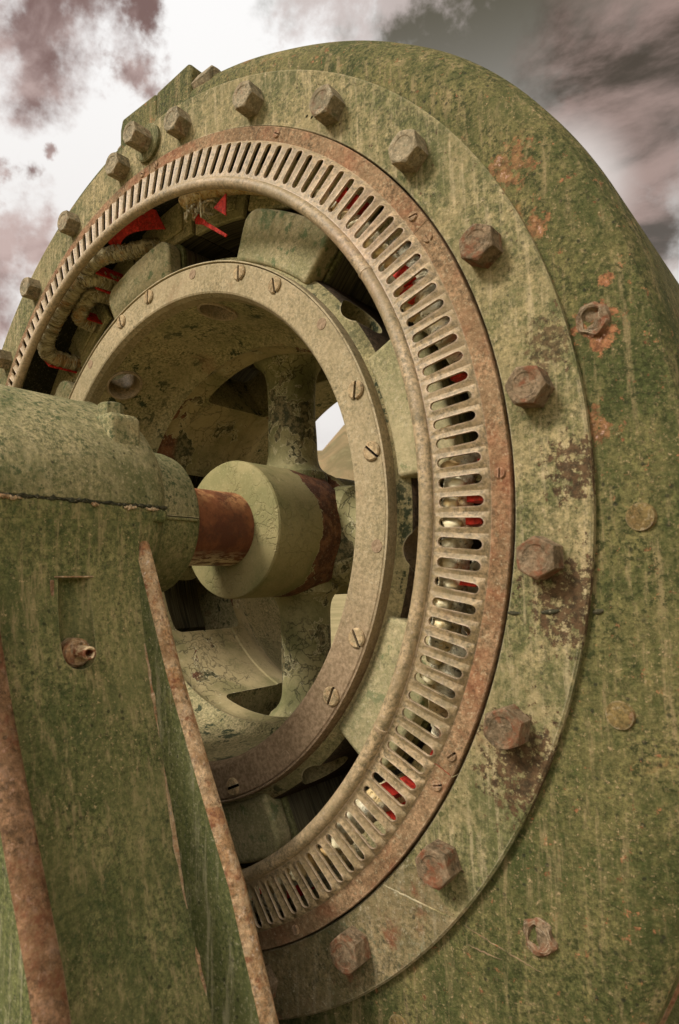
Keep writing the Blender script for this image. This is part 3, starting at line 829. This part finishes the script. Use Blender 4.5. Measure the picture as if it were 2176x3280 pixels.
# smooth liners added in a pale colour so the cable-hole walls look lit
for k in range(8):
    t = R(82 + 45 * k); n = 32; bm = bmesh.new(); d = Vector((math.cos(t), 0, math.sin(t))); u = Vector((-math.sin(t), 0, math.cos(t)))
    rows = []
    for rad_, q in ((.0535, .578), (.0525, .574), (.048, .574), (.0465, .578), (.0465, .66), (.0535, .66)):
        row = []
        for i in range(n):
            o_ = u * rad_ * math.cos(2 * PI * i / n); yy = .150 + rad_ * math.sin(2 * PI * i / n)
            # follow the drum's tapering bore
            inner = .586 - (yy - .088) * .1 - .002
            qq = inner + (q - .578) if q < .6 else q
            off = math.sqrt(max(qq * qq - (rad_ * math.cos(2 * PI * i / n)) ** 2, .01))
            row.append(bm.verts.new(d * off + o_ + Vector((0, yy, 0))))
        rows.append(row)
    for a_, b_ in zip(rows, rows[1:] + rows[:1]):
        for i in range(n): bm.faces.new((a_[i], a_[(i + 1) % n], b_[(i + 1) % n], b_[i]))
    bmesh.ops.recalc_face_normals(bm, faces=bm.faces)
    obj('hole_lit_liner', bm, 'vent', RT, sharp=50)
# end ring with its slotted screws
bm = bmesh.new()
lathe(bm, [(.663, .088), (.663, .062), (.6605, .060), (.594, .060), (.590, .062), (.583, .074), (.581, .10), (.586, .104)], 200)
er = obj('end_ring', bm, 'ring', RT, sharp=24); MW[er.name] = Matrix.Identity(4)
bm = bmesh.new(); lathe(bm, [(.6645, .088), (.6645, .060), (.666, .0575), (.669, .0585), (.670, .064), (.670, .09)], 200)
obj('ring_bead', bm, 'ring', er)
SC2 = None
spin2 = {110.5: -20, 98.7: 2, 65.7: 3, 53.8: -8, 20.5: 8, 8.5: -48, -25: -24, -36.7: 24, -69.5: 68}
for k in range(8):
    for s in (6, -6):
        d = 104.6 + 45 * k + s; d = (d + 180) % 360 - 180
        if SC2 is None: SC2 = obj('screw', screw_bm(.0195, .0062, .0060, .0055), ['ring_screw', 'slot'], None, lift=False); o = SC2
        else: o = dup(SC2)
        sp = min(spin2.items(), key=lambda q: abs(q[0] - d)); sp = sp[1] if abs(sp[0] - d) < 3 else rnd.uniform(-60, 60)
        o.parent = er; o.matrix_parent_inverse = Matrix.Identity(4)
        o.matrix_basis = mat_at(pol(.642, R(d), .0605), R(sp))
    bm = bmesh.new(); lathe(bm, [(0, -.0012), (.0125, -.0012), (.0135, .002)], 24)
    o = obj('filled_hole', bm, 'ring', None, lift=False); o.parent = er; o.matrix_parent_inverse = Matrix.Identity(4); o.matrix_basis = mat_at(pol(.645, R(82 + 45 * k), .060))
# eight poles: smooth end cap, rim plate, laminated body
for k in range(8):
    c = R(104.6 + 45 * k); h = R(11.2)
    bm = bmesh.new(); sector(bm, .676, .806, c - h, c + h, .084, .132, 8, .042)
    pole = obj('pole', bm, 'cap', RT, .009, seg=3); MW[pole.name] = Matrix.Identity(4)
    bm = bmesh.new(); sector(bm, .69, .812, c - h - .006, c + h + .006, .132, .146, 8, .036)
    obj('retaining_plate', bm, 'rib', pole, .003)
    bm = bmesh.new(); sector(bm, .695, .808, c - h - .002, c + h + .002, .146, 1.0, 8, .03)
    obj('laminated_core', bm, 'lamin', pole)
    # taped lead passing under the hole
    g = R(82 + 45 * k)
    if k != 1: continue
    bm = bmesh.new(); P = [pol(.67, g - R(9), .20), pol(.655, g - R(4), .155), pol(.648, g, .135), pol(.652, g + R(4), .125), pol(.67, g + R(9), .12)]
    sweep(bm, resample(smooth_path(P, 12), .0045), .0195, 16, .07, rnd=random.Random(k)); obj('field_lead', bm, 'cable', RT, sharp=60)
# hub, spokes, shaft
bm = bmesh.new(); lathe(bm, [(.099, .254), (.183, .254), (.189, .2565), (.192, .262), (.192, .538), (.189, .543), (.18, .56), (.20, .60), (.18, .66), (.192, .70), (.192, .90), (.10, .90)], 96)
obj('hub', bm, 'hub', RT, sharp=24)
def spoke_bm(t, cy, big=1.):
    bm = bmesh.new(); n = 28; rows = []
    d = Vector((math.cos(t), 0, math.sin(t))); u = Vector((-math.sin(t), 0, math.cos(t)))
    N = 36
    for i in range(N + 1):
        q = .12 + (.56 - .12) * i / N
        fl = 1 + .55 * math.exp(-max(0, q - .18) / .024) + .75 * math.exp(-max(0, .540 - q) / .022)
        a, b = .073 * fl * big, .070 * (1 + (fl - 1) * .6) * (1 + (big - 1) * .4)
        rows.append([bm.verts.new(d * q + Vector((0, cy, 0)) + u * a * (abs(math.cos(2 * PI * j / n)) ** .85) * (1 if math.cos(2 * PI * j / n) > 0 else -1) + Vector((0, b * (abs(math.sin(2 * PI * j / n)) ** .85) * (1 if math.sin(2 * PI * j / n) > 0 else -1), 0))) for j in range(n)])
    for i in range(N):
        for j in range(n): bm.faces.new((rows[i][j], rows[i][(j + 1) % n], rows[i + 1][(j + 1) % n], rows[i + 1][j]))
    bm.faces.new(rows[0]); bm.faces.new(rows[-1]); bmesh.ops.recalc_face_normals(bm, faces=bm.faces)
    for v in bm.verts: v.co += mnoise.noise_vector(v.co * 9 + Vector((t, 0, 0))) * .004
    return bm
for t_, cy_, bg_ in ((89.5, .518, 1.), (177, .54, 1.25), (-88.5, .555, 1.), (-5., .605, 1.35)): obj('spoke', spoke_bm(R(t_), cy_, bg_), 'peel', RT)
bm = bmesh.new(); lathe(bm, [(0, -.75), (.101, -.75), (.1015, -.4), (.1015, .26), (.1015, 1.4), (0, 1.4)], 72); obj('shaft', bm, 'shaft', RT)

# ------------------------------------------------------------------ pedestal bearing in front
BR = thing('bearing_pedestal', 'green cast pedestal bearing with rusty flanged edges, holding the shaft in the left foreground', 'bearing pedestal', (0, -.36, 0))
A_, B_ = .287, .254
SECT = [(-.52, .90), (-.512, .97), (-.50, 1.), (-.205, 1.), (-.185, .992), (-.168, .965), (-.152, .915), (-.142, .85), (-.138, .72)]
def half(sign):
    bm = bmesh.new(); rows = []; n = 40
    for y, s in SECT:
        row = []
        for i in range(n + 1):
            t = PI * i / n
            x = A_ * s * math.cos(t); z = sign * B_ * s * math.sin(t)
            # shoulders a little fuller than an ellipse near the joint
            row.append(bm.verts.new((x, y, z + sign * .0014)))
        rows.append(row)
    for a, b in zip(rows, rows[1:]):
        for i in range(n): bm.faces.new((a[i], a[i + 1], b[i + 1], b[i]))
    bm.faces.new(rows[0]); bm.faces.new(rows[-1])
    bm.faces.new([r[0] for r in rows] + [r[-1] for r in reversed(rows)])
    bmesh.ops.recalc_face_normals(bm, faces=bm.faces)
    for v in bm.verts:
        if abs(v.co.z) > .01: v.co += mnoise.noise_vector(v.co * 6) * .0035
    return bm
cap = obj('bearing_cap', half(1), 'cap_top', BR, .003, sharp=40); MW[cap.name] = Matrix.Identity(4)
obj('lower_housing', half(-1), 'bearing', BR, .003, sharp=40)
bm = bmesh.new(); boxm(bm, -.27, .27, -.49, -.16, -.003, .003); obj('joint_gasket', bm, 'seam', BR)
rr = random.Random(21)
bm = bmesh.new(); sweep(bm, [(.2855 + rr.uniform(-.0012, .0012), -.50 + .335 * i / 70, rr.uniform(-.0016, .0016)) for i in range(71)], .0036, 7, .5, rnd=rr); obj('joint_crack', bm, 'seam', BR)
for y0, y1 in ((-.50, -.455), (-.262, -.235), (-.215, -.185), (-.33, -.315)):
    bm = bmesh.new(); sweep(bm, [(.2885 + rr.uniform(-.0012, .0012), y0 + (y1 - y0) * i / 14, -.0045 + rr.uniform(-.0015, .0015)) for i in range(15)], lambda u: .001 + .0028 * math.sin(PI * u), 7, .4, rnd=rr); obj('paint_curl', bm, 'edge_rust', BR)
# cap bolts on their bosses
for sx in (1, -1):
    for yb in ((-.235,) if sx > 0 else (-.235, -.47)):
        bm = bmesh.new()
        pts = [(.125, .10), (.140, .182), (.150, .188), (.240, .188), (.251, .181), (.253, .10), (.262, .002), (.2, .002)]
        prism(bm, [(sx * x, z) for x, z in pts], .070, 'y', yb - .035)
        b = obj('bolt_boss', bm, 'cap_top', cap, .010, seg=3); MW[b.name] = Matrix.Identity(4)
        bm = bolt_bm(.045, .030); bmesh.ops.rotate(bm, verts=bm.verts, matrix=Matrix.Rotation(R(-90), 3, 'X'))
        o = obj('cap_bolt', bm, 'cap_top', None, .001, lift=False, sharp=25); o.parent = cap; o.matrix_parent_inverse = Matrix.Identity(4)
        o.matrix_basis = Matrix.Translation((sx * .197, yb, AX + .187)) @ Matrix.Rotation(R(10), 4, 'Z')
bm = bmesh.new(); lathe(bm, [(0, -.006), (.034, -.006), (.038, -.002), (.04, .03)], 32); bmesh.ops.rotate(bm, verts=bm.verts, matrix=Matrix.Rotation(R(-90), 3, 'X'))
o = obj('filler_pad', bm, 'cap_top', None, lift=False); o.parent = cap; o.matrix_parent_inverse = Matrix.Identity(4); o.matrix_basis = Matrix.Translation((.02, -.20, AX + .252))
# seal housing round the shaft, split like the bearing
for s in (1, -1):
    bm = bmesh.new(); e = .006
    a0, a1 = (e, PI - e) if s > 0 else (PI + e, 2 * PI - e)
    lathe(bm, [(.104, -.16), (.205, -.16), (.2, -.13), (.177, -.115), (.1755, -.01), (.171, .010), (.160, .022), (.142, .027), (.104, .027)], 48, a0, a1, closed_prof=True, cap=True)
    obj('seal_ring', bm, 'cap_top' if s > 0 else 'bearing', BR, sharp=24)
bm = bmesh.new(); boxm(bm, .12, .1795, -.13, .004, -.009, -.0015); obj('seal_joint', bm, 'bearing', BR, .003)
bm = bmesh.new(); boxm(bm, .24, .289, -.20, -.162, -.03, -.002); obj('joint_lug', bm, 'bearing', BR, .008)

# pedestal: sloping web between two rusty edge flanges, mirrored about the shaft
FX = [(-.02, .252), (-.05, .268), (-.11, .294), (-.316, .381), (-.483, .463), (-.636, .541), (-.813, .608), (-1.1, .735), (-1.5, .915), (-1.62, .97)]
WX = [(.0, .2845), (-.04, .284), (-.10, .281), (-.17, .287), (-.233, .298), (-.425, .350), (-.668, .417), (-.854, .493), (-1.1, .60), (-1.5, .78), (-1.62, .83)]
def dens(P, n=8):
    out = []
    for a, b in zip(P, P[1:]):
        for i in range(n): out.append((a[0] + (b[0] - a[0]) * i / n, a[1] + (b[1] - a[1]) * i / n))
    return out + [P[-1]]
bm = bmesh.new(); w = dens(WX, 6)
pts = [(x, z) for z, x in w] + [(-x, z) for z, x in reversed(w)]
prism(bm, pts, .282, 'y', -.506); web = mesh_obj(bm)
cut = bmesh.new(); n = 28; A = []; B = []
O = []
for i in range(n): 
    a_ = 2 * PI * i / n; O.append((.297 + .034 * math.cos(a_), -.358 + .0315 * math.sin(a_)))
LV = [(-.137, 1.), (-.262, 1.), (-.272, .97), (-.281, .86), (-.288, .68), (-.2935, .42), (-.296, .1)]
rows = [[cut.verts.new((.297 + (x - .297) * k_, -.358 + (y + .358) * k_, z)) for x, y in O] for z, k_ in LV]
for a_, b_ in zip(rows, rows[1:]):
    for i in range(n): cut.faces.new((a_[i], a_[(i + 1) % n], b_[(i + 1) % n], b_[i]))
cut.faces.new(rows[0]); cut.faces.new(rows[-1]); bmesh.ops.recalc_face_normals(cut, faces=cut.faces)
cutter = mesh_obj(cut)
md = web.modifiers.new('b', 'BOOLEAN'); md.operation = 'DIFFERENCE'; md.object = cutter; md.solver = 'EXACT'
bpy.context.view_layer.update()
me = bpy.data.meshes.new_from_object(web.evaluated_get(bpy.context.evaluated_depsgraph_get()))
bpy.data.objects.remove(web); bpy.data.objects.remove(cutter)
bm = bmesh.new(); bm.from_mesh(me); db = obj('pedestal_web', bm, 'bearing', BR, .002); MW[db.name] = Matrix.Identity(4)
rr = random.Random(4); W2 = dens([(z, x) for z, x in WX if z < -.22], 14)
for i0, i1 in ((2, 15), (17, 31), (34, 40), (42, 56), (57, 66)):
    bm = bmesh.new(); sweep(bm, [(x + .0005 + rr.uniform(-.0008, .0008), -.2275 + rr.uniform(-.0008, .0008), z) for z, x in W2[i0:i1]], lambda u: .0008 + .0028 * math.sin(PI * u), 7, .5, rnd=rr); obj('chipped_paint', bm, 'edge_rust', BR)
bm = bmesh.new(); boxm(bm, .278, .2868, -.394, -.322, -.1365, -.1335); obj('channel_lip', bm, 'edge_rust', BR, .001)
for y0, y1, mt in ((-.226, -.194, 'edge_rust'), (-.548, -.503, 'edge_dark')):
    for s in (1, -1):
        bm = bmesh.new(); f = dens(FX, 8); rows = []
        for i, (z, x) in enumerate(f):
            j = mnoise.noise(Vector((z * 28, y0 * 9, s))) * .004 + mnoise.noise(Vector((z * 9, y0 * 5, s + 3))) * .004
            din = .17
            sec = [(x - din, y0), (x - .010, y0), (x - .003 + j * .3, y0 + .006), (x + j * .5, y0 + .013), (x + j * .5, y1 - .010), (x - .004, y1 - .002), (x - .012, y1), (x - din, y1)]
            rows.append([bm.verts.new((s * px, py, z)) for px, py in sec])
        for a, b in zip(rows, rows[1:]):
            for k in range(8):
                fc = bm.faces.new((a[k], a[(k + 1) % 8], b[(k + 1) % 8], b[k]))
                if k in (1, 2, 3, 4): fc.material_index = 1
        bm.faces.new(rows[0]); bm.faces.new(rows[-1]); bmesh.ops.recalc_face_normals(bm, faces=bm.faces)
        obj('edge_flange', bm, ['web_side', mt], BR, sharp=50)
bm = bmesh.new(); boxm(bm, -1.05, 1.05, -.72, -.03, -1.66, -1.60); obj('base_plate', bm, 'bearing', BR, .01)
# stub pipe standing in the channel
bm = bmesh.new(); lathe(bm, [(.0, -.005), (.021, -.005), (.025, .0), (.025, .03)], 28)
o = obj('pipe_collar', bm, 'edge_rust', None, lift=False); o.parent = db; o.matrix_parent_inverse = Matrix.Identity(4)
o.matrix_basis = Matrix.Translation((.290, -.354, AX - .266)) @ Matrix.Rotation(R(84), 4, 'Z')
bm = bmesh.new(); lathe(bm, [(0, -.02), (.0065, -.020), (.0065, -.044), (.009, -.046), (.0115, -.044), (.0115, .0)], 24)
o = obj('stub_pipe', bm, 'shaft', None, lift=False); o.parent = db; o.matrix_parent_inverse = Matrix.Identity(4)
o.matrix_basis = Matrix.Translation((.300, -.354, AX - .264)) @ Matrix.Rotation(R(80), 4, 'Z')
bm = bmesh.new(); boxm(bm, .279, .2868, -.402, -.3945, -.23, -.140); obj('rust_strip', bm, 'edge_dark', BR, .002)

# ------------------------------------------------------------------ ground, slab, hills
def flat(o, kind='structure'): o['kind'] = kind; return o
bm = bmesh.new(); boxm(bm, -2.4, 2.4, -1.1, 1.9, .0, .115)
sl = obj('concrete_plinth', bm, 'concrete', None, .02, lift=False); sl['label'] = 'low concrete plinth under the whole machine'; sl['category'] = 'plinth'
bm = bmesh.new(); N = 64
rings = [0.01, 2, 5, 10, 20, 40, 80, 160, 320, 900]
prev = None
for r in rings:
    row = [bm.verts.new((r * math.cos(2 * PI * i / N), r * math.sin(2 * PI * i / N), 0 if r < 6 else mnoise.noise(Vector((r * math.cos(2 * PI * i / N), r * math.sin(2 * PI * i / N), 0)) * .07) * .12 - .05)) for i in range(N)]
    if prev: 
        for i in range(N): bm.faces.new((prev[i], prev[(i + 1) % N], row[(i + 1) % N], row[i]))
    prev = row
flat(obj('ground', bm, 'ground', None, lift=False))
bm = bmesh.new(); rows = []; NA, NR = 180, 26
for j in range(NR + 1):
    r = 130 + 620 * j / NR; row = []
    for i in range(NA):
        a = 2 * PI * i / NA
        p = Vector((r * math.cos(a), r * math.sin(a), 0))
        el = .205 + .05 * mnoise.noise(Vector((math.cos(a) * 3.1, math.sin(a) * 3.1, 4.1)))
        az = math.degrees(a)
        if 110 < az < 150: el = .205 + .030 * sstep(131, 126.5, az) + .012 * math.sin(az * .9)
        h = 750 * el * sstep(0, 1, j / NR) ** 1.1
        h += mnoise.fractal(p * .012, 1., 2., 5) * 16 * sstep(0, .3, j / NR)
        row.append(bm.verts.new((p.x, p.y, h - 1.)))
    rows.append(row)
for a, b in zip(rows, rows[1:]):
    for i in range(NA): bm.faces.new((a[i], a[(i + 1) % NA], b[(i + 1) % NA], b[i]))
flat(obj('hills', bm, 'hill', None, lift=False, sharp=180))

# ------------------------------------------------------------------ sky and light
wd = bpy.data.worlds.new('World'); sc.world = wd; wd.use_nodes = True
t = wd.node_tree; t.nodes.clear()
class WN(NT):
    def __init__(s, t): s.t = t
    def streak(s):
        m = s.n('ShaderNodeMapping'); m.inputs['Rotation'].default_value = (R(20), R(38), 0); m.inputs['Scale'].default_value = (3.2, 4., 10.); s.l(s.co, m.inputs[0]); return m.outputs[0]
s = WN(t)
out = s.n('ShaderNodeOutputWorld'); bg = s.n('ShaderNodeBackground'); s.l(bg.outputs[0], out.inputs[0])
tc = s.n('ShaderNodeTexCoord'); s.co = tc.outputs['Generated']; s.raw = s.co
SUN_EL, SUN_AZ = R(42), R(247)          # compass direction the light comes from, measured from +x
sky = s.n('ShaderNodeTexSky'); sky.sky_type = 'NISHITA'; sky.sun_disc = False
sky.sun_elevation = SUN_EL; sky.sun_rotation = PI / 2 - SUN_AZ
sun_dir = Vector((math.cos(SUN_EL) * math.cos(SUN_AZ), math.cos(SUN_EL) * math.sin(SUN_AZ), math.sin(SUN_EL)))
def dot(v):
    d = s.n('ShaderNodeVectorMath'); d.operation = 'DOT_PRODUCT'; s.l(s.co, d.inputs[0]); d.inputs[1].default_value = v; return d.outputs['Value']
def vmath(op, a, b):
    m = s.n('ShaderNodeVectorMath'); m.operation = op
    for i, v in enumerate((a, b)):
        if isinstance(v, (tuple, Vector)): m.inputs[i].default_value = v
        else: s.l(v, m.inputs[i])
    return m
nw = s.n('ShaderNodeTexNoise'); nw.inputs['Scale'].default_value = 6.; nw.inputs['Detail'].default_value = 9; nw.inputs['Roughness'].default_value = .62
s.l(s.co, nw.inputs['Vector'])
off = vmath('SCALE', vmath('SUBTRACT', nw.outputs['Color'], (.5, .5, .5)).outputs[0], (0, 0, 0)); off.inputs['Scale'].default_value = .36
wco = vmath('ADD', s.co, off.outputs[0]).outputs[0]
def blob(v, rad, src=None):
    d = vmath('DISTANCE', src or wco, Vector(v).normalized()).outputs['Value']
    return s.step(d, rad, rad * .35)
def union(L):
    o = None
    for v, r in L: o = blob(v, r) if o is None else s.math('MAXIMUM', o, blob(v, r))
    return o
left = s.step(vmath('DOT_PRODUCT', wco, Vector((-.79, .34, .51)).normalized()).outputs['Value'], .835, .915)
behind = s.step(dot((.50, -.866, 0)), .08, .5)
clear = (.060, .052, .030)
col = s.mix(left, clear, (.70, .69, .68))
near = s.step(dot((0, 0, 1)), .74, .34)                       # paler towards the horizon
col = s.mix(s.math('MULTIPLY', near, .9), col, (.60, .575, .555))
cn = s.noise(6.5, 9, .62, None, .3)
dens = union([((-.692, .335, .640), .098), ((-.645, .400, .652), .060), ((-.519, .515, .682), .045), ((-.78, .352, .518), .042), ((-.75, .394, .531), .028), ((-.815, .375, .435), .085), ((-.845, .355, .37), .10)])
shade = s.mix(s.step(cn, .38, .64), (.12, .062, .052), (.40, .30, .275))
col = s.mix(s.math('MULTIPLY', dens, .95), col, shade)
rd = union([((-.169, .781, .601), .17), ((-.238, .794, .559), .085), ((-.164, .833, .528), .15), ((-.17, .88, .44), .12), ((-.05, .78, .62), .2)])
shade2 = s.mix(s.step(s.noise(1., 9, .62, s.streak(), .3), .38, .62), (.042, .030, .019), (.27, .19, .165))
col = s.mix(s.math('MULTIPLY', rd, .9), col, shade2)
wisp = s.math('MULTIPLY', union([((-.43, .575, .72), .085), ((-.36, .63, .71), .07), ((-.465, .554, .70), .06)]), s.step(cn, .42, .58))
col = s.mix(s.math('MULTIPLY', wisp, .9), col, (.42, .36, .34))
glow = blob((-.275, .822, .500), .11, s.co)
col = s.mix(s.math('MULTIPLY', glow, .85), col, (.58, .54, .51))
# unseen broken cloud, brightness added behind the camera to fill the machine's front
rest = s.mix(s.step(s.noise(2.6, 8, .6), .46, .62), (1.55, 1.46, 1.34), (.9, .82, .74))
col = s.mix(behind, col, rest)
# the physical sky under the cloud deck
nsc = s.n('ShaderNodeVectorMath'); nsc.operation = 'SCALE'; s.l(sky.outputs[0], nsc.inputs[0]); nsc.inputs['Scale'].default_value = .0015
ad = s.n('ShaderNodeVectorMath'); ad.operation = 'ADD'; s.l(col, ad.inputs[0]); s.l(nsc.outputs[0], ad.inputs[1])
s.l(ad.outputs[0], bg.inputs[0]); bg.inputs[1].default_value = 1.
L = bpy.data.lights.new('sun', 'SUN'); L.energy = 3.0; L.angle = R(16); L.color = (1., .94, .87)
lo = bpy.data.objects.new('sun', L); COL.objects.link(lo); lo.rotation_euler = sun_dir.to_track_quat('Z', 'Y').to_euler(); lo.location = (-4, -6, 8)

# ------------------------------------------------------------------ camera
cam = bpy.data.cameras.new('camera'); co = bpy.data.objects.new('camera', cam); COL.objects.link(co)
cam.sensor_fit = 'VERTICAL'; cam.sensor_height = 36; cam.sensor_width = 24; cam.lens = 23.135
rx = Vector((.7788, .6267, -.0277)).normalized(); fz = Vector((-.6206, .7762, .1109)).normalized()
rx = (rx - fz * rx.dot(fz)).normalized(); dn = fz.cross(rx)
m3 = Matrix((rx, -dn, -fz)).transposed()
co.matrix_world = Matrix.Translation((1.373, -.970, AX - .163)) @ m3.to_4x4()
cam.clip_start = .02; cam.clip_end = 4000
cam.dof.use_dof = True; cam.dof.focus_distance = 1.75; cam.dof.aperture_fstop = 6.3
sc.camera = co
sc.view_settings.view_transform = 'Standard'; sc.view_settings.look = 'None'; sc.view_settings.gamma = 1; sc.view_settings.exposure = 0.5
sc.render.engine = 'CYCLES'; sc.cycles.use_denoising = True; sc.cycles.max_bounces = 6; sc.cycles.diffuse_bounces = 4
